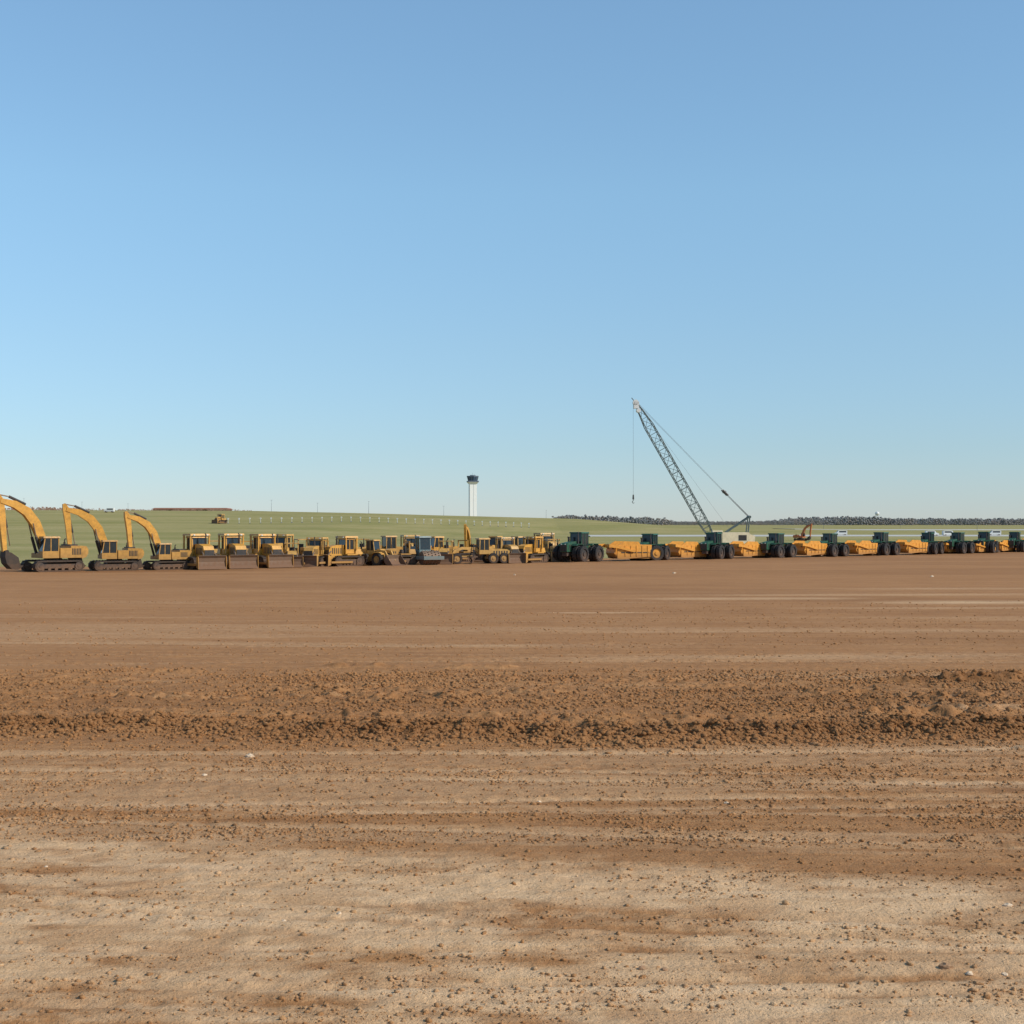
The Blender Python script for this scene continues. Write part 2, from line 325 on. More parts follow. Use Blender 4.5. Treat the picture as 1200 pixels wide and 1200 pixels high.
def scraper():
    k=Kit()
    g=G(ORG,BLK)
    for s in (-1,1): 
        g.prism([(-2.6,.55),(-2.7,2.0),(-1.2,2.05),(-.9,2.4),(1.0,2.45),(1.9,1.9),(1.9,.35),(1.2,.25)],s*1.5-.07,s*1.5+.07)
        for i in range(5): g.box(-2.2+i*.75,-2.1+i*.75,s*1.57-.05,s*1.57+.06,.6,1.9)
        g.box(-2.3,1.4,s*1.57-.03,s*1.57+.03,1.0,1.12,1)
    g.box(-2.6,1.6,-1.43,1.43,.3,.5); g.prism([(-2.6,.5),(-2.75,1.95),(-2.6,2.0),(-2.4,.5)],-1.43,1.43); k.part('bowl',g)
    g=G(ORG); g.prism([(1.3,.35),(1.95,.5),(2.25,1.0),(2.1,1.8),(1.95,1.8),(2.1,1.0),(1.85,.6),(1.3,.42)],-1.4,1.4); k.part('apron',g)
    g=G(ORG,BLK)
    for s in (-1,1): g.ribbon([(-.3,1.2),(1.9,1.75),(2.9,1.9)],[.25,.3,.35],s*1.72-.1,s*1.72+.1)
    g.box(2.75,3.1,-1.85,1.85,1.7,2.1); g.ribbon([(3.0,1.95),(3.9,1.9),(4.5,1.2),(5.0,.7)],[.4,.4,.36,.25],-.2,.2); g.cyl((2.9,-.8,2.1),(1.9,-.8,1.4),.08,8,mi=1);g.cyl((2.9,.8,2.1),(1.9,.8,1.4),.08,8,mi=1); k.part('gooseneck',g)
    g=G(ORG,BLK); g.box(-4.3,-2.6,-.35,.35,.7,1.5); g.box(-4.55,-4.3,-.55,.55,.6,1.5,1); g.box(-3.6,-3.2,-1.5,1.5,.75,.95); k.part('rear_frame',g)
    for y in (-1.3,1.3): wheel(k,-3.4,y,.95,.62,ORG)
    return k
EXC=excavator(); DOZ=dozer(); DOZF=dozer(YEL2,1,1.3); DOZO=dozer(OCH,2,1.3); DOZD=dozer(YEL2,0,1.35); LOA=loader(); LOU=loader(YEL,1.3); GRD=grader(); GRO=grader(OCH); ROL=roller(); TRC=tractor(); SCR=scraper(); EXO=excavator(ORR,ORR)
# ------------------------------------------------------------------ row of machines
rx=[0,50,235,310,400,500,620,760,835,910,1035,1120,1190,1300]
rb=[671,670.5,667.5,665.5,664,662,660,657,655.5,654,651,649,647,644.5]
def rp(px,off=0.):
    y=gp(px,float(np.interp(px,rx,rb)))[1]+2+off
    return (px-600)/F*y, y
E="excavators parked at the end of the machine row"
x,y=rp(62); place(EXC,'excavator',x,y,-138,"yellow tracked excavator with arched boom parked on bare dirt",'excavator',E,1.02)
x,y=rp(134); place(EXC,'excavator',x,y,-152,"yellow excavator with bucket tucked under its boom on dirt",'excavator',E,.90)
x,y=rp(195); place(EXC,'excavator',x,y,-142,"smaller yellow excavator beside a row of bulldozers",'excavator',E,.80)
D="bulldozers parked in the machine row"
BIG="large yellow bulldozer with rusty steel blade on bare dirt"; SML="small faded yellow bulldozer with open canopy"; OPN="dirty ochre bulldozer with bare roll bar"; FCL="faded yellow bulldozer with closed dark cab"
for i,(px,yw,s,kt,lb,of) in enumerate([(233,-52,1.05,DOZ,BIG,0),(273,-58,1.05,DOZ,BIG,0),(311,-48,1.03,DOZ,BIG,0),
      (342,-80,.85,DOZF,SML,0),(370,-105,.92,DOZD,FCL,0),(402,-140,.95,DOZ,"muddy yellow bulldozer turned sideways on dirt",0),
      (253,-75,.92,DOZF,SML,9),(292,-70,.92,DOZO,OPN,9),(328,-110,1.0,DOZD,FCL,9),(356,-60,.95,DOZF,SML,9),(386,-40,.92,DOZO,OPN,8),(424,-85,.95,DOZF,SML,7),(482,-70,.95,DOZD,FCL,9),(640,-60,1.0,DOZD,FCL,10),(536,-130,.9,DOZO,OPN,8)]):
    x,y=rp(px,of); place(kt,'bulldozer',x,y,yw,lb,'bulldozer',D,s)
LG='wheel loaders parked in the machine row'; GG='motor graders in the machine row'
x,y=rp(438,0); place(LOA,'wheel_loader',x,y,-35,"muddy yellow wheel loader beside a bulldozer",'loader',LG,.88)
x,y=rp(467,1); place(DOZO,'bulldozer',x,y,-150,OPN,'bulldozer',D,.9)
x,y=rp(452,9); place(GRO,'motor_grader',x,y,-150,"dirty ochre motor grader with long nose",'grader',GG,1.0)
x,y=rp(496,0); place(ROL,'soil_compactor',x,y,-62,"grey padfoot soil compactor with enclosed cab",'roller',None,1.0)
x,y=rp(522,1); place(DOZF,'bulldozer',x,y,-95,SML,'bulldozer',D,.88)
x,y=rp(511,9); place(LOU,'wheel_loader',x,y,-150,"yellow wheel loader with raised bucket",'loader',LG,.95)
x,y=rp(552,12); place(EXC,'excavator',x,y,-100,"yellow excavator with folded boom among parked graders",'excavator',None,.62)
x,y=rp(562,0); place(GRD,'motor_grader',x,y,-158,"faded yellow motor grader with long nose on dirt",'grader',GG,.92)
x,y=rp(594,1); place(DOZD,'bulldozer',x,y,-60,FCL,'bulldozer',D,.88)
x,y=rp(580,10); place(LOA,'wheel_loader',x,y,-120,"faded yellow wheel loader with bucket on the ground",'loader',LG,.95)
x,y=rp(622,0); place(DOZ,'bulldozer',x,y,-128,"muddy yellow bulldozer next to a green tractor",'bulldozer',D,.9)
x,y=rp(610,9); place(GRD,'motor_grader',x,y,-50,"faded yellow motor grader with long nose on dirt",'grader',GG,.95)
x,y=rp(648,4); place(DOZF,'bulldozer',x,y,-70,SML,'bulldozer',D,.9)
for px,ts,pn in ((678,1.0,1.0),(761,.93,.95),(836,.96,.92),(909,.92,.92),(972,.9,.9),(1032,.93,.9),(1087,.9,.8),(1122,.9,.72),(1153,.92,.8),(1189,.9,.85),(1226,.92,.85)):
    yaw=-120+random.uniform(-12,10); x,y=rp(px)
    place(TRC,'tractor',x,y,yaw,"dark green articulated farm tractor with dual wheels hitched to scraper",'tractor','green tractors hitched to scrapers',ts)
    a=math.radians(yaw); rxx=x-math.cos(a)*3.0*ts; ryy=y-math.sin(a)*3.0*ts
    py_=math.radians((-158 if px<700 else -143)+random.uniform(-5,5)); L_=4.7*pn
    place(SCR,'pull_scraper',rxx-math.cos(py_)*L_,ryy-math.sin(py_)*L_,math.degrees(py_),"orange yellow pull scraper hitched behind a green tractor",'scraper','pull scrapers behind the tractors',pn)
# ------------------------------------------------------------------ crane
def crane():
    k=Kit(); tracks(k,-2.8,2.8,1.7,.8,1.1)
    g=G(BLK); g.box(-1.4,1.4,-1.4,1.4,.6,1.1); g.cyl((0,0,1.1),(0,0,1.4),1.0,20); k.part('undercarriage',g)
    g=G(CRM,BLK); g.prism([(-4.0,1.4),(-4.0,3.0),(-3.7,3.3),(.2,3.3),(.2,1.4)],-1.5,1.5); g.box(-3.4,-2.2,1.5,1.53,2.1,2.9,1); g.prism([(-4.0,1.4),(-4.6,1.5),(-4.7,2.8),(-4.0,3.0)],-1.4,1.4); k.part('machinery_house',g)
    cab(k,CRM,.25,1.7,.5,1.5,1.4,3.4,low=.4,slope=.15)
    L0=Vector((1.0,-.2,1.7)); T=Vector((12.9,-.2,22.6)); d=(T-L0).normalized(); u=Vector((0,1,0)); w=d.cross(u).normalized(); L=(T-L0).length
    def ch(s,i): 
        k_=min(s/3.5,1); k2=min((L-s)/4.0,1); h=.64*min(.35+.65*k_, .25+.75*k2); sx=[(-1,-1),(1,-1),(1,1),(-1,1)][i]; return L0+d*s+u*sx[0]*h+w*sx[1]*h
    g=G(LAT); nb=18
    for j in range(nb):
        a=L*j/nb;b=L*(j+1)/nb
        for i in range(4):
            g.cyl(ch(a,i),ch(b,i),.068,6); i2=(i+1)%4
            g.cyl(ch(a,i),ch(b,i2),.034,5) if j%2 else g.cyl(ch(a,i2),ch(b,i),.034,5)
            g.cyl(ch(b,i),ch(b,i2),.034,5)
    bm_=k.part('lattice_boom',g)
    g=G(WHT,BLK); g.cyl(T+u*-.35,T+u*.35,.42,14); g.box(T.x-.5,T.x+.3,-.55,.15,T.z-.9,T.z+.1); g.cyl(T+u*-.5+Vector((-.4,0,-1.2)),T+u*.5+Vector((-.4,0,-1.2)),.3,12); g.cyl(T,T+Vector((.6,0,.7)),.06,6,mi=1);k.part('boom_head',g,bm_)
    gt=Vector((-4.1,-.2,5.6)); br=Vector((-.4,-.2,9.3))
    g=G(LAT)
    for y in (-.9,.5):
        g.cyl((-.6,y,3.3),(gt.x,y,gt.z),.1,6); g.cyl((-3.8,y,3.0),(gt.x,y,gt.z),.1,6)
    g.cyl((gt.x,-1.0,gt.z),(gt.x,.6,gt.z),.2,10); k.part('gantry',g)
    g=G(CBL)
    for y in (-.6,.2):
        g.cyl((T.x-.5,y,T.z-.3),(br.x,y,br.z),.018,5)
        for o in (-.12,.12): g.cyl((br.x,y,br.z),(gt.x,y+o,gt.z),.03,5)
    g.cyl((T.x-.4,-.2,T.z-.4),(-1.5,-.2,3.3),.012,5)
    g.cyl((br.x+.3,-.75,br.z+.3),(br.x-.5,-.75,br.z-.5),.13,6);g.cyl((br.x+.3,.35,br.z+.3),(br.x-.5,.35,br.z-.5),.13,6);g.cyl((br.x,-.8,br.z),(br.x,.4,br.z),.2,10); k.part('pendant_rope',g)
    g=G(CBL); g.cyl((T.x+.35,-.2,T.z),(T.x+.35,-.2,8.9),.015,5); hr=k.part('hoist_rope',g)
    g=G(BLK,ORG); x0=T.x+.35; g.cyl((x0,-.2,8.2),(x0,-.2,8.9),.15,10,r2=.1,mi=0)
    pts=[(x0+.0,-.2,8.2),(x0,-.2,8.0),(x0+.14,-.2,7.88),(x0+.14,-.2,7.72),(x0,-.2,7.62),(x0-.14,-.2,7.7)]
    for a,b in zip(pts,pts[1:]): g.cyl(a,b,.045,6)
    k.part('hook',g,hr); return k
yc=218; place(crane(),'crawler_crane',(846-600)/F*yc,yc,-177,"lattice boom crawler crane with cream house behind parked machines",'crane',None,1.0)
# ------------------------------------------------------------------ control tower
k=Kit(); g=G(CON,CGR)
for s in (-1,1): g.box(s*2.0-1.65,s*2.0+1.65,-3.4,3.4,0,44)
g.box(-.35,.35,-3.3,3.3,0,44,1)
k.part('shaft',g)
def tap(g,z0,z1,a,b,c,d,mi=0): g.add([(x*a,y*b,z0) for x,y in ((-1,-1),(1,-1),(1,1),(-1,1))]+[(x*c,y*d,z1) for x,y in ((-1,-1),(1,-1),(1,1),(-1,1))],[(3,2,1,0),(4,5,6,7),(0,1,5,4),(1,2,6,5),(2,3,7,6),(3,0,4,7)],mi)
g=G(DKG,CON); tap(g,44,46,3.8,3.5,5.4,5.4,1); g.box(-5.4,5.4,-5.4,5.4,46,47.2,0); k.part('gallery',g)
g=G(TGL,DKG); g.cyl((0,0,47.2),(0,0,51.3),4.8,8,r2=5.9)
for i in range(8): t=2*math.pi*(i+.5)/8; g.cyl((4.8*math.cos(t),4.8*math.sin(t),47.2),(5.9*math.cos(t),5.9*math.sin(t),51.3),.18,6,mi=1)
k.part('control_cab',g)
g=G(DKG); g.cyl((0,0,51.3),(0,0,52.3),6.2,8); g.cyl((0,0,52.3),(0,0,53.0),3,8); k.part('roof',g)
for a,b,h in ((0,0,55),(2,1,54),(-2,-1,54)): g=G(BLK); g.cyl((a,b,52.9),(a,b,h),.1,6); k.part('antenna',g)
ty=1500; place(k,'control_tower',(554-600)/F*ty,ty,12,"tall white concrete airport control tower with blue glass cab",'control tower',None,1,dz=-float(terr((554-600)/F*ty,ty))+0)
# ------------------------------------------------------------------ far things
def building(W,Dp,Hh,wm,rm):
    k=Kit(); g=G(wm); g.box(-W/2,W/2,-Dp/2,Dp/2,0,Hh); k.part('wall',g)
    g=G(rm); g.prism([(-W/2-1,Hh),(-W/2+1,Hh+.8),(W/2-1,Hh+.8),(W/2+1,Hh)],-Dp/2-1,Dp/2+1); k.part('roof',g)
    g=G(GLS); n=int(W/5)
    for i in range(n): g.box(-W/2+2+i*5,-W/2+5+i*5,-Dp/2-.06,-Dp/2,Hh*.35,Hh*.75)
    k.part('window',g); return k
place(building(42,14,2.2,RED,RED),'terminal_building',(226-600)/F*830,830,3,"long low reddish brown building on the grassy rise",'building',None,1,dz=-.9)
def van():
    k=Kit(); g=G(WHT,BLK); g.prism([(-2.6,.45),(-2.6,2.2),(1.0,2.25),(1.7,1.35),(2.6,1.15),(2.6,.45)],-.95,.95); k.part('body',g,bevel=.04)
    g=G(GLS); g.box(-2.2,.8,-.97,.97,1.4,2.0); g.prism([(1.03,2.15),(1.65,1.38),(1.7,1.4),(1.1,2.17)],-.8,.8); k.part('window',g)
    for x in (-1.7,1.7):
        for y in (-.85,.85):
            g=G(TYR,STL); g.cyl((x,y-.12,.36),(x,y+.12,.36),.36,16); g.cyl((x,y-.14,.36),(x,y+.14,.36),.2,12,mi=1); k.part('wheel',g)
    return k
VAN=van()
for px,yy,yw in ((128,640,175),(985,520,180),(1092,500,5),(1112,505,5),(1165,512,178)):
    place(VAN,'parked_van',(px-600)/F*yy,yy,yw,"small white van on the airport road" if px>200 else "white van parked on the grassy slope",'van',None if px<200 else 'vans along the airport road',.85)
place(EXO,'excavator',(938-600)/F*380,380,-40,"small orange excavator on the grass field",'excavator',None,.6)
place(DOZD,'bulldozer',(258-600)/F*500,500,-120,"faded yellow bulldozer standing alone on the grass slope",'bulldozer',None,.95)
# light posts
k=Kit(); g=G(WHP); g.cyl((0,0,0),(0,0,1.3),.06,8); k.part('post',g); g=G(WHP); g.box(-.2,.2,-.15,.15,1.2,1.65); k.part('lamp',g); g=G(DKG); g.box(-.25,.25,-.25,.25,-.3,.1); k.part('footing',g)
for i in range(34):
    t=i/33; X=-97+104*t; Y=500+105*t
    place(k,'approach_light_post',X,Y,0,"short white approach light post on green grass",'light post','row of white approach light posts',1.15)
k=Kit(); g=G(DKG); g.cyl((0,0,-.5),(0,0,9),.13,8,r2=.07); g.cyl((-.9,0,8.9),(.9,0,8.9),.06,6); k.part('pole',g)
for s in (-.85,.85): g=G(WHT); g.box(s-.25,s+.25,-.15,.15,8.75,8.95); k.part('lamp',g)
for px,yy in ((28,760),(96,900),(150,980),(318,800),(372,900),(432,760),(520,900),(640,1000),(965,900),(1145,760),(1055,1200)):
    place(k,'street_lamp',(px-600)/F*yy,yy,random.uniform(-20,20),"thin grey double lamp pole on distant grass",'street lamp','distant airport lamp poles',.7)
k=Kit(); g=G(WHT)
n=14
prof=[(3.0,25),(5.2,27),(6.2,30),(5.2,33),(2.6,35),(.3,35.8)]
for (r0,z0),(r1,z1) in zip(prof,prof[1:]): g.cyl((0,0,z0),(0,0,z1),r0,n,r2=r1)
k.part('tank',g)
for i in range(6): g=G(WHT); t=i*math.pi/3; g.cyl((5.4*math.cos(t),5.4*math.sin(t),0),(4.6*math.cos(t),4.6*math.sin(t),28),.35,6); k.part('leg',g)
g=G(WHT); g.cyl((0,0,0),(0,0,26),.9,8); k.part('riser_pipe',g)
place(k,'water_tower',(1028-600)/F*3000,3000,0,"white water tower above distant trees",'water tower',None,.75)
# ------------------------------------------------------------------ numpy noise
tab=rng.random((512,512))
def vn(x,y,s=0):
    # rotate the lattice so its axes never line up with the view
    x,y=x*.87+y*.49+s*37.3, -x*.49+y*.87+s*91.7
    xi=np.floor(x).astype(int); yi=np.floor(y).astype(int); fx=x-xi; fy=y-yi
    fx=fx*fx*(3-2*fx); fy=fy*fy*(3-2*fy)
    a=tab[xi%512,yi%512];b=tab[(xi+1)%512,yi%512];c=tab[xi%512,(yi+1)%512];d=tab[(xi+1)%512,(yi+1)%512]
    return (a*(1-fx)+b*fx)*(1-fy)+(c*(1-fx)+d*fx)*fy
def fbm(x,y,o=4,s=0):
    r=0;a=1;t=0
    for i in range(o): r=r+a*vn(x*2**i,y*2**i,s+i); t+=a; a*=.55
    return r/t
def sm(a,b,v): t=np.clip((v-a)/(b-a),0,1); return t*t*(3-2*t)
def bump1(v,c,w): return np.exp(-((v-c)/w)**2)
rowY=lambda X: np.interp(X,[-60,-45,-30,-20,-5,5,20,35,60,90,130],[142,143,150,158,166,174,184,196,216,240,275])
def ridgeY(X): return 33.1+.9*sm(-2,-9,X)+.6*sm(6,9,X)+1.2*(fbm(X*.3,X*0,3,31)-.5)
def track_line(X,Y,y0,sl,w,am,sd):   # a meandering tyre rut running across the view
    c=y0+sl*X+am*(vn(X*.09,X*0,sd)-.5)
    return np.exp(-((Y-c)/w)**2)
RUTS=[(24.4,.05,.16,.8,101),(25.3,.05,.16,.8,101),(27.2,-.03,.18,1.0,104),(28.2,-.03,.18,1.0,104),(30.6,.03,.2,.8,106),(22.6,-.1,.14,.6,108),(18.3,-.12,.13,.6,110),(17.6,-.12,.13,.6,110),(16.4,.02,.11,.5,111),(15.3,.06,.11,.5,112),(14.8,.06,.11,.5,112),(13.7,-.04,.1,.5,113),(38.6,.04,.25,1.5,114),(40.0,.04,.25,1.5,114),(43.5,-.03,.3,1.5,116),(50.5,.02,.35,1.5,118),(53,.03,.35,1.5,120),(58,-.04,.4,2,122),(64,.02,.5,2,124),(71,.03,.5,2,126)]
def ruts(X,Y):
    r=0
    for a in RUTS: r=r+track_line(X,Y,*a)
    return np.clip(r,0,1)
def zones(X,Y):
    wob=1.0*(fbm(X*.12,Y*.1,3,3)-.5)+1.3*(fbm(X*.55,Y*1.7,4,5)-.5)
    edge=20.75-.25*X+wob*1.2
    inp=1-sm(-.7,.7,Y-edge)
    st=fbm(X*.16,Y*1.1,4,9); R=ruts(X,Y)
    pale=inp*(.80+.3*sm(.35,.65,st))
    pale=pale-.5*sm(.54,.67,fbm(X*.4+3,Y*1.0,4,12))*inp-.35*R*inp*(.4+fbm(X*.6,Y,2,14))
    pale=pale-.35*sm(.5,.62,fbm(X*1.3,Y*2.6,4,17))*inp
    mid=.34*sm(.48,.62,fbm(X*.06+Y*.01,Y*1.05+X*.05,4,15))*sm(33,26,Y)*(1-inp)+.35*R*(1-inp)*sm(34,31,Y)*(.4+fbm(X*.5,Y,2,13))
    mid=mid+.3*sm(.5,.62,fbm(X*.07,Y*.9-X*.04,4,16))*bump1(Y,30.8,1.3)
    far=.2*sm(.55,.7,fbm(X*.02,Y*.28+X*.01,3,18))*sm(48,56,Y)*sm(120,80,Y)+.12*R*sm(36,40,Y)
    for cx,cy,wx,wy,am in ((4.8,77.7,3.2,.5,.7),(15,92,6.5,1.3,.8),(30,88,8,1.7,1.0),(27,97,14,1.2,.5),(24,82,9,.7,.45),(8,52,8,1.0,.35),(13,37.8,3,.7,.5),(11,45.5,6,1.2,.3),(34,106,12,1.5,.4),(-4,57,7,.4,.3)):
        far=far+am*np.exp(-((X-cx)/wx)**4-((Y-cy-(.04*(X-cx)))/wy)**2)*(.3+1.0*fbm(X*.25,Y*1.2,3,21))
    yr=ridgeY(X)
    dark=bump1(Y,yr-.1,1.1)*(.75+.35*sm(.3,.6,fbm(X*.22,Y*.4,3,25)))+.5*sm(yr+.3,yr+1.2,Y)*sm(47,40,Y)*(.35+.65*sm(.38,.6,fbm(X*.15,Y*.5,3,27)))  # ridge shade painted into the soil colour, plus darker churned soil behind it
    dark=dark+.3*sm(.5,.65,fbm(X*.03,Y*.12,3,29))*sm(50,60,Y)
    dark=dark+.9*np.exp(-((X-13.5)/2.2)**4-((Y-44.0)/.6)**2)
    dark=dark+.22*sm(.55,.7,fbm(X*.3,Y*.8,3,30))*sm(31,29,Y)*(1-inp)
    dark=dark+.12*bump1(Y-edge,1.2,.9)
    g0=rowY(X)+16+6*(fbm(X*.06,Y*.05,3,33)-.5)
    grass=sm(-3,3,Y-g0)
    dark=dark+.5*bump1(Y,rowY(X)-3,4)
    return np.clip(pale+mid+far,0,1.2),np.clip(dark,0,1),grass,yr
def height(X,Y):
    p,d,g,yr=zones(X,Y)
    near=sm(170,60,Y)
    z=.03*(fbm(X*1.5,Y*1.8,3,40)-.5)*near
    z=z+.040*(fbm(X*5,Y*5,3,43)-.5)*sm(70,50,Y)*(.5+sm(.4,.6,fbm(X*.3,Y*.9,2,44)))
    z=z+.03*(fbm(X*.08,Y*1.5+X*.08,3,47)-.5)*sm(120,60,Y)
    # tyre ruts with lug imprints
    R=ruts(X,Y); z=z-R*(.020+.018*(.5+.5*np.sin(X*19+4*np.sin(X*.9)+Y*6)))*sm(80,60,Y)
    cl=sm(.35,.75,fbm(X*2.4,Y*2.4,3,50)); c2=sm(.3,.7,fbm(X*5.5,Y*5.5,2,51))
    rw=bump1(Y,yr,.85)*sm(.1,.45,fbm(X*.25,Y*0+3,2,52))
    z=z+rw*(.08+.18*cl+.08*c2)
    rz=sm(yr+.3,yr+1.1,Y)*sm(49,42,Y); z=z+rz*(.10*cl+.05*c2)*(.3+.7*sm(.35,.6,fbm(X*.2,Y*.5,2,55)))
    z=z+bump1(Y,yr+2.6,.6)*.09*sm(.3,.6,vn(X*.15,Y*0,57))*(.4+cl)+bump1(Y,yr+6,.7)*.08*sm(.35,.65,vn(X*.2,Y*0,59))*(.3+cl)
    for cx,cy,wx,wy,hh in ((13.6,44.0,2.2,.5,.22),(-4.9,48.6,1.6,.4,.12),(-1.0,48.4,1.3,.35,.1),(-12,47,2.2,.4,.1),(7.4,29.8,1.2,.4,.05),(12,31,2,.4,.08)):
        z=z+hh*np.exp(-((X-cx)/wx)**4-((Y-cy)/wy)**2)*(.5+.9*cl)
    z=z+.18*bump1(Y,rowY(X)-5,1.6)*sm(.35,.6,fbm(X*.1,Y*.02,3,60))
    return z+terr(X,Y)+g*.25*(fbm(X*.02,Y*.02,3,61)-.5)
# ------------------------------------------------------------------ soil/grass material
m,nt,b=newmat('soil_and_grass'); SOIL=m
pos=N(nt,'ShaderNodeNewGeometry').outputs['Position']
at=N(nt,'ShaderNodeAttribute',attribute_name='zone'); sp=N(nt,'ShaderNodeSeparateColor'); nt.links.new(at.outputs['Color'],sp.inputs[0])
def stretch(sx,sy,r=.05):
    mp=N(nt,'ShaderNodeMapping'); nt.links.new(pos,mp.inputs[0]); mp.inputs['Scale'].default_value=(sx,sy,1); mp.inputs['Rotation'].default_value=(0,0,r); return mp.outputs[0]
s1=noise(nt,stretch(.16,1.5),1,8,.7); s2=noise(nt,stretch(.015,.22),1,5,.6); s3=noise(nt,stretch(.25,4.0,-.03),1,6,.7); s4=noise(nt,stretch(.03,.7,.02),1,5,.7)
n1=noise(nt,pos,3.0,7,.72); n2=noise(nt,pos,20,4,.7); n3=noise(nt,pos,.35,5,.6)
brown=mixc(nt,ramp(nt,n3,.35,.65),(.385,.185,.072),(.33,.155,.06))
brown=mixc(nt,math_(nt,'MULTIPLY',ramp(nt,s2,.4,.68),.6),brown,(.42,.21,.086))
brown=mixc(nt,math_(nt,'MULTIPLY',ramp(nt,s4,.45,.62),.3),brown,(.27,.124,.05))
brown=mixc(nt,math_(nt,'MULTIPLY',ramp(nt,s1,.48,.7),.4),brown,(.49,.265,.12))
brown=mixc(nt,math_(nt,'MULTIPLY',ramp(nt,s3,.52,.66),.4),brown,(.50,.285,.13))
brown=mixc(nt,math_(nt,'MULTIPLY',ramp(nt,s3,.46,.34),.4),brown,(.24,.11,.044))
brown=mixc(nt,math_(nt,'MULTIPLY',ramp(nt,n1,.50,.32),.35),brown,(.23,.10,.04))
tan=mixc(nt,ramp(nt,n1,.32,.68),(.71,.475,.275),(.59,.365,.19))
tan=mixc(nt,math_(nt,'MULTIPLY',ramp(nt,s1,.5,.7),.45),tan,(.76,.54,.34))
tan=mixc(nt,math_(nt,'MULTIPLY',ramp(nt,s3,.47,.36),.5),tan,(.52,.30,.14))
p=math_(nt,'ADD',sp.outputs[0],math_(nt,'MULTIPLY',math_(nt,'SUBTRACT',n1,.5),1.1),clamp=True)
pz=math_(nt,'MULTIPLY',p,ramp(nt,sp.outputs[0],0.0,.12),clamp=True)
c=mixc(nt,pz,brown,tan)
c=mixc(nt,math_(nt,'MULTIPLY',sp.outputs[1],math_(nt,'ADD',.3,math_(nt,'MULTIPLY',n1,1.0)),clamp=True),c,(.20,.086,.030))
sp_=math_(nt,'MULTIPLY',ramp(nt,n2,.54,.70),.65); c=mixc(nt,sp_,c,mixc(nt,.6,c,(.15,.065,.026)))
c=mixc(nt,math_(nt,'MULTIPLY',ramp(nt,n2,.42,.30),.4),c,(.66,.45,.27))
g1=noise(nt,stretch(.012,.03),1,5,.6); g2=noise(nt,pos,.6,4,.7)
grs=mixc(nt,ramp(nt,g1,.35,.65),(.25,.225,.07),(.37,.30,.125)); grs=mixc(nt,math_(nt,'MULTIPLY',ramp(nt,g2,.4,.7),.4),grs,(.15,.155,.055))
gm=math_(nt,'ADD',sp.outputs[2],math_(nt,'MULTIPLY',math_(nt,'SUBTRACT',n3,.5),.6)); gm=ramp(nt,gm,.4,.6)
c=mixc(nt,gm,c,grs); nt.links.new(c,b.inputs['Base Color']); b.inputs['Roughness'].default_value=.95
b.inputs['Specular IOR Level'].default_value=.15
bp=N(nt,'ShaderNodeBump'); bp.inputs['Strength'].default_value=1.0; bp.inputs['Distance'].default_value=.07
hgt=math_(nt,'ADD',math_(nt,'ADD',n1,math_(nt,'MULTIPLY',n2,.4)),math_(nt,'MULTIPLY',s3,.3)); nt.links.new(hgt,bp.inputs['Height']); nt.links.new(bp.outputs[0],b.inputs['Normal'])
# ------------------------------------------------------------------ ground sheet
def grow(start,step,ratio,lim):
    o=[];v=start
    while v<lim: step*=ratio; v+=step; o.append(v)
    return o
xs_=list(np.arange(-17,17.01,.06)); gx=grow(17,.06,1.045,9500); xs=np.array([-v for v in gx[::-1]]+xs_+gx)
ys_=list(np.arange(12,50,.06)); ys=np.array([-v+12 for v in grow(0,.2,1.35,320)[::-1]]+ys_+grow(ys_[-1],.06,1.016,9800))
X,Y=np.meshgrid(xs,ys); nx=len(xs); ny=len(ys)
Z=height(X,Y); pz_,dz_,gz_,_=zones(X,Y)
def bigmesh(name,V,Fq,k,zc,mat,smooth=True):
    me=bpy.data.meshes.new(name); me.vertices.add(len(V)); me.vertices.foreach_set('co',V.astype(np.float32).ravel())
    nf=len(Fq); me.loops.add(nf*k); me.loops.foreach_set('vertex_index',Fq.astype(np.int32).ravel())
    me.polygons.add(nf); me.polygons.foreach_set('loop_start',np.arange(0,nf*k,k,dtype=np.int32))
    me.update(calc_edges=True)
    if smooth: me.polygons.foreach_set('use_smooth',np.ones(nf,bool))
    if zc is not None:
        a=me.color_attributes.new('zone','FLOAT_COLOR','POINT'); a.data.foreach_set('color',zc.astype(np.float32).ravel())
    me.materials.append(mat); o=bpy.data.objects.new(name,me); col.objects.link(o); return o
idx=np.arange(nx*ny).reshape(ny,nx); Q=np.stack([idx[:-1,:-1],idx[:-1,1:],idx[1:,1:],idx[1:,:-1]],-1).reshape(-1,4)
g=bigmesh('ground',np.stack([X,Y,Z],-1).reshape(-1,3),Q,4,np.stack([pz_,dz_,gz_,np.ones_like(X)],-1).reshape(-1,4),SOIL); g['kind']='structure'
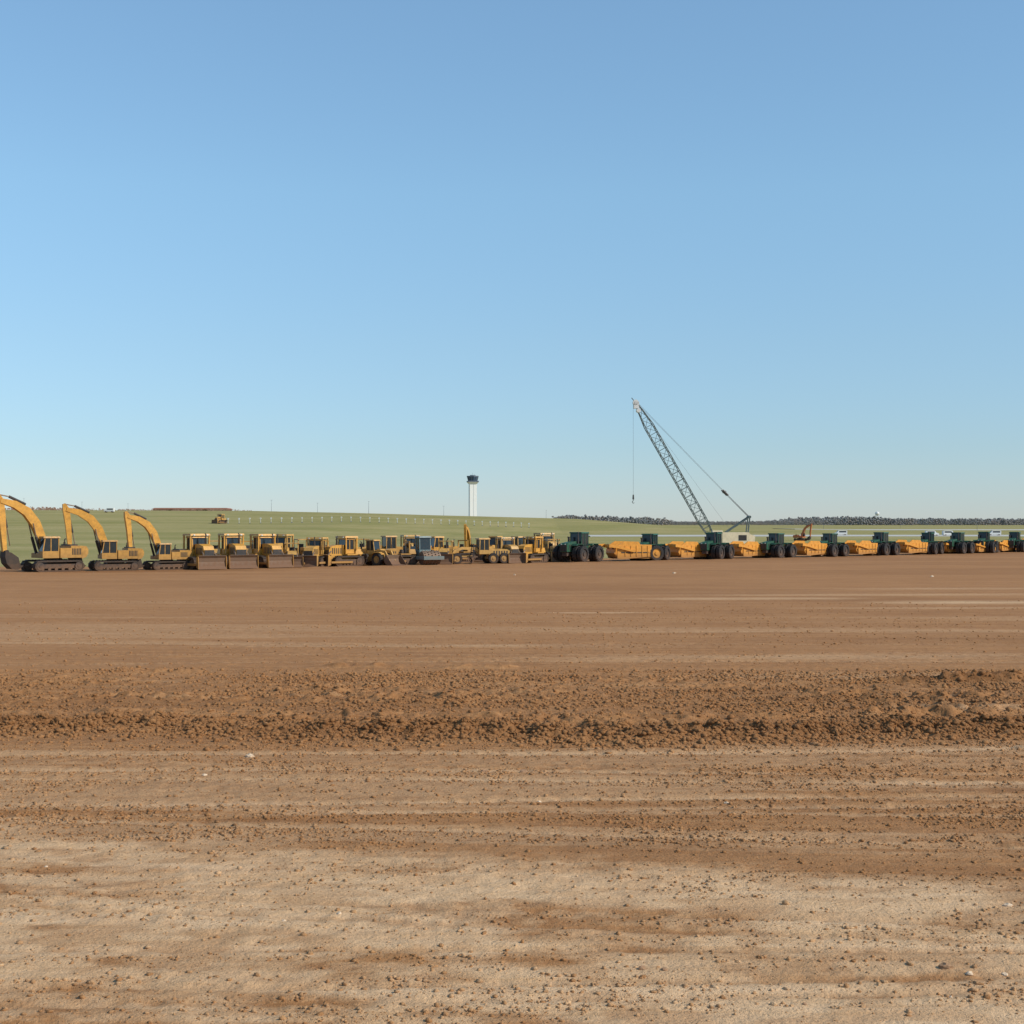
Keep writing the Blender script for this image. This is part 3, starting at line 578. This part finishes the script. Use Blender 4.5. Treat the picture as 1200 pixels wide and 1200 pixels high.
# ------------------------------------------------------------------ clods
bm=bmesh.new(); bmesh.ops.create_icosphere(bm,subdivisions=1,radius=1); iv=np.array([v.co[:] for v in bm.verts]); ifc=np.array([[v.index for v in f.verts] for f in bm.faces]); bm.free()
def clodfield(name,specs):
    Ps=[];S=[]
    for n,y0,y1,s0,s1,fn in specs:
        y=rng.uniform(y0,y1,n); x=rng.uniform(-1,1,n)*(y*.40+2); s=s0*(s1/s0)**(rng.random(n)**2.4)
        if fn is not None: kq=rng.random(n)<fn(x,y); x,y,s=x[kq],y[kq],s[kq]
        Ps.append(np.stack([x,y],-1)); S.append(s)
    Pq=np.concatenate(Ps); S=np.concatenate(S); n=len(S); z=height(Pq[:,0],Pq[:,1])
    jit=1+rng.uniform(-.35,.35,(n,len(iv),1)); sc3=S[:,None,None]*rng.uniform(.7,1.35,(n,1,3))*np.array([1,1,.68])
    th=rng.uniform(0,6.28,n); c_,s_=np.cos(th),np.sin(th); V=iv[None]*jit*sc3
    V=np.stack([V[...,0]*c_[:,None]-V[...,1]*s_[:,None],V[...,0]*s_[:,None]+V[...,1]*c_[:,None],V[...,2]],-1)
    V+=np.stack([Pq[:,0],Pq[:,1],z+S*.18],-1)[:,None]
    Fq=(ifc[None]+(np.arange(n)*len(iv))[:,None,None]).reshape(-1,3)
    p_,d_,g_,_=zones(Pq[:,0],Pq[:,1]); zc=np.stack([p_*rng.uniform(.1,1.0,n),np.clip(d_*.7+rng.random(n)*.2,0,1),g_*0,np.ones(n)],-1)
    zc=np.repeat(zc,len(iv),0)
    o=bigmesh(name,V.reshape(-1,3),Fq,3,zc,SOIL,False); o['kind']='stuff'; o['label']="scattered brown dirt clods on graded bare soil"; o['category']='dirt clods'; print(name,n)
def lines(sc,sd,lo=.45,hi=.66,base=.16): return lambda x,y: base+sm(lo,hi,fbm(x*sc,y*sc*3,3,sd))*sm(.35,.6,fbm(x*.15,y*1.2,3,sd+3))*1.5+.5*ruts(x,y+.35)
ridge=lambda x,y: bump1(y,ridgeY(x)-.05,1.1)*sm(.05,.35,fbm(x*.25,y*0+3,2,52))+.02
rough=lambda x,y: .22+.8*sm(.42,.62,fbm(x*.2,y*.6,3,90))+.3*ruts(x,y+.3)
clodfield('dirt_clods',[(52000,12,24,.006,.034,lines(.5,70)),(46000,22,32,.009,.044,lines(.4,72)),(66000,30.5,36,.015,.085,ridge),(54000,34,47.5,.016,.072,rough),(14000,46,90,.016,.06,lines(.12,75)),(1500,43,45,.03,.10,lambda x,y: (np.abs(x-13.6)<2.4)*1.0),(260,14,46,.03,.06,None)])
# individual rocks
k0=[]
for j in range(4):
    bm=bmesh.new(); bmesh.ops.create_icosphere(bm,subdivisions=2,radius=1)
    for v in bm.verts: 
        q=v.co*1.7; f=1+.35*(float(vn(np.array(q.x+9+j*5),np.array(q.y+q.z*1.3+9)))-.5)*2; v.co*=f; v.co.z*=.7
        if v.co.z<-.25: v.co.z=-.25
    me=bpy.data.meshes.new('rock'); bm.to_mesh(me); bm.free(); k0.append(me)
RK,nt,b=newmat('brown_rock'); tc=N(nt,'ShaderNodeTexCoord').outputs['Object']
nt.links.new(mixc(nt,ramp(nt,noise(nt,tc,3,5),.35,.65),(.38,.22,.12),(.22,.12,.06)),b.inputs['Base Color']); b.inputs['Roughness'].default_value=.95
RP,nt,b=newmat('light_stone'); tc=N(nt,'ShaderNodeTexCoord').outputs['Object']
nt.links.new(mixc(nt,ramp(nt,noise(nt,tc,3,5),.35,.65),(.68,.53,.37),(.52,.37,.24)),b.inputs['Base Color']); b.inputs['Roughness'].default_value=.95
for i,(px,py,s,w) in enumerate([(567,903,9,0),(614,904,9,0),(632,938,5,1),(240,908,5,1),(293,886,9,1),(966,919,5,0),(1052,921,5,0),(851,941,4.5,1),(690,921,4.5,0),(960,1099,6.5,0),(1176,1139,7,1),(1135,1140,8,1),(1107,1134,12,0),(942,1175,6,0),(752,1134,9,0),(778,1136,7,0),(858,1085,4.5,0),(398,1070,5.5,1),(333,1075,5,1),(286,1078,5,0),(1180,1060,8,1),(1113,1166,4.5,1),(55,1015,4,1),(132,960,4,0),(1092,676,4,1),(790,672,4,1),(603,674,3,1)]):
    x,y=gp(px,py); o=bpy.data.objects.new('rock',k0[i%4].copy())
    o.data.materials.append(RP if w else RK); col.objects.link(o); r=s*.5*y/F*1.15
    o.scale=(r,r*random.uniform(.8,1.2),r*.9); o.rotation_euler=(0,0,random.uniform(0,6)); o.location=(x,y,float(height(np.array(x),np.array(y)))+r*.1)
    o['label']="small pale stone lying on bare soil" if w else "small brown rock lying on bare soil"; o['category']='rock'; o['group']='loose rocks on the dirt field'
# ------------------------------------------------------------------ road
RD,nt,b=newmat('pale_concrete_road'); pos=N(nt,'ShaderNodeNewGeometry').outputs['Position']
nt.links.new(mixc(nt,noise(nt,pos,.2,4),(.55,.53,.48),(.42,.40,.36)),b.inputs['Base Color']); b.inputs['Roughness'].default_value=.9
def strip(name,cx,w,z=.25):
    v=[];f=[]
    for (x,y) in cx: 
        zz=float(terr(x,y))+z; v+=[(x,y-w/2,zz),(x,y+w/2,zz),(x,y+w/2,zz-.5),(x,y-w/2,zz-.5)]
    for i in range(len(cx)-1):
        for k_ in range(4): f.append((4*i+k_,4*i+4+k_,4*i+4+(k_+1)%4,4*i+(k_+1)%4))
    me=bpy.data.meshes.new(name); me.from_pydata(v,[],f); me.materials.append(RD); o=bpy.data.objects.new(name,me); col.objects.link(o); o['kind']='structure'
    bm=bmesh.new(); bm.from_mesh(me); bmesh.ops.recalc_face_normals(bm,faces=bm.faces); bm.to_mesh(me); bm.free()
strip('airport_road',[(x,505+6*math.sin(x*.01)) for x in range(26,420,12)],40)
strip('runway',[(x,860+.02*x) for x in range(160,900,20)],70)
# ------------------------------------------------------------------ distant wood
def foliage(name,a,b2,c2):
    TR,nt,b=newmat(name); pos=N(nt,'ShaderNodeNewGeometry').outputs['Position']
    t1=mixc(nt,ramp(nt,noise(nt,pos,.012,4),.4,.6),a,b2); nt.links.new(mixc(nt,ramp(nt,noise(nt,pos,.3,3),.4,.65),t1,c2),b.inputs['Base Color']); b.inputs['Roughness'].default_value=1; return TR
TR=foliage('haze_tinted_foliage',(.17,.175,.155),(.23,.18,.145),(.17,.18,.19)); SCB=foliage('reddish_scrub_foliage',(.36,.20,.14),(.40,.24,.17),(.28,.19,.13))  # wood tones lightened and greyed: distance haze put into the colour
def wood(name,x0,x1,y0,y1,n,hmin,hmax,lab,mat,fr=.012):
    cx=rng.uniform(x0,x1,n); cy=rng.uniform(y0,y1,n); q=fbm(cx*fr,cy*0,4,80); hm=(hmin+(hmax-hmin)*sm(.25,.75,q))*rng.uniform(.8,1.1,n)
    base=terr(cx,cy); m_=16; C=[];R=[]
    for i in range(n):
        for j in range(m_):
            t=rng.random(); R.append(hm[i]*rng.uniform(.07,.13)); rad=hm[i]*.7*math.sin(math.pi*(.3+.62*t)); a=rng.uniform(0,6.28)
            C.append((cx[i]+rad*math.cos(a)*rng.uniform(.2,1.1),cy[i]+rad*math.sin(a),base[i]+hm[i]*(.03+.85*t)))
    C=np.array(C);R=np.array(R);k=len(R); V=iv[None]*(1+rng.uniform(-.35,.35,(k,len(iv),1)))*R[:,None,None]+C[:,None]
    Fq=(ifc[None]+(np.arange(k)*len(iv))[:,None,None]).reshape(-1,3)
    o=bigmesh(name,V.reshape(-1,3),Fq,3,None,mat,False); o['kind']='stuff'; o['label']=lab; o['category']='trees'
wood('distant_wood',80,1400,2300,2900,2800,6,15,"far off line of dull brown and green trees",TR)
wood('distant_scrub',-420,-150,770,850,620,1.0,2.3,"low reddish scrub along the top of the grassy rise",SCB,.03)
# ------------------------------------------------------------------ light, sky, camera
EL=math.radians(36); AZ=math.radians(112)   # clockwise from +Y
d=Vector((math.sin(AZ)*math.cos(EL),math.cos(AZ)*math.cos(EL),math.sin(EL)))
L=bpy.data.lights.new('sun','SUN'); L.energy=4.3; L.angle=math.radians(.5); L.color=(1,.93,.80); o=bpy.data.objects.new('sun',L); col.objects.link(o); o.rotation_euler=d.to_track_quat('Z','Y').to_euler()
w=bpy.data.worlds.new('World'); sc.world=w; w.use_nodes=True; nt=w.node_tree; bg=nt.nodes['Background']
sk=nt.nodes.new('ShaderNodeTexSky'); sk.sky_type='NISHITA'; sk.sun_disc=False; sk.sun_elevation=EL; sk.sun_rotation=AZ; sk.air_density=1.0; sk.dust_density=0; sk.ozone_density=1.5
# clear, slightly cool atmosphere: tint by elevation
tc=nt.nodes.new('ShaderNodeTexCoord'); sx=nt.nodes.new('ShaderNodeSeparateXYZ'); nt.links.new(tc.outputs['Generated'],sx.inputs[0])
cr=nt.nodes.new('ShaderNodeValToRGB'); nt.links.new(sx.outputs[2],cr.inputs[0])
cr.color_ramp.elements[0].position=0; cr.color_ramp.elements[0].color=(.40,.485,.74,1)
cr.color_ramp.elements[1].position=.36; cr.color_ramp.elements[1].color=(.90,1.0,1.0,1)
for ps,cc in ((.05,(.46,.55,.72)),(.12,(.60,.68,.77)),(.22,(.78,.88,.90))):
    e=cr.color_ramp.elements.new(ps); e.color=(*cc,1)
mx=nt.nodes.new('ShaderNodeMix'); mx.data_type='RGBA'; mx.blend_type='MULTIPLY'; mx.inputs[0].default_value=1
nt.links.new(sk.outputs[0],mx.inputs[6]); nt.links.new(cr.outputs[0],mx.inputs[7]); 
m2=nt.nodes.new('ShaderNodeMix'); m2.data_type='RGBA'; m2.blend_type='MULTIPLY'; m2.inputs[0].default_value=1; m2.inputs[7].default_value=(1.05,1.10,1.10,1)
nt.links.new(mx.outputs[2],m2.inputs[6]); nt.links.new(m2.outputs[2],bg.inputs[0]); bg.inputs[1].default_value=.15
cam=bpy.data.cameras.new('camera'); cam.sensor_width=36; cam.lens=36*F/1200; cam.clip_end=20000; co=bpy.data.objects.new('camera',cam); col.objects.link(co)
co.location=(0,0,H); co.rotation_euler=(math.radians(90)+math.atan(12/F),0,0); sc.camera=co
sc.view_settings.view_transform='Standard'; sc.view_settings.look='None'; sc.view_settings.exposure=0
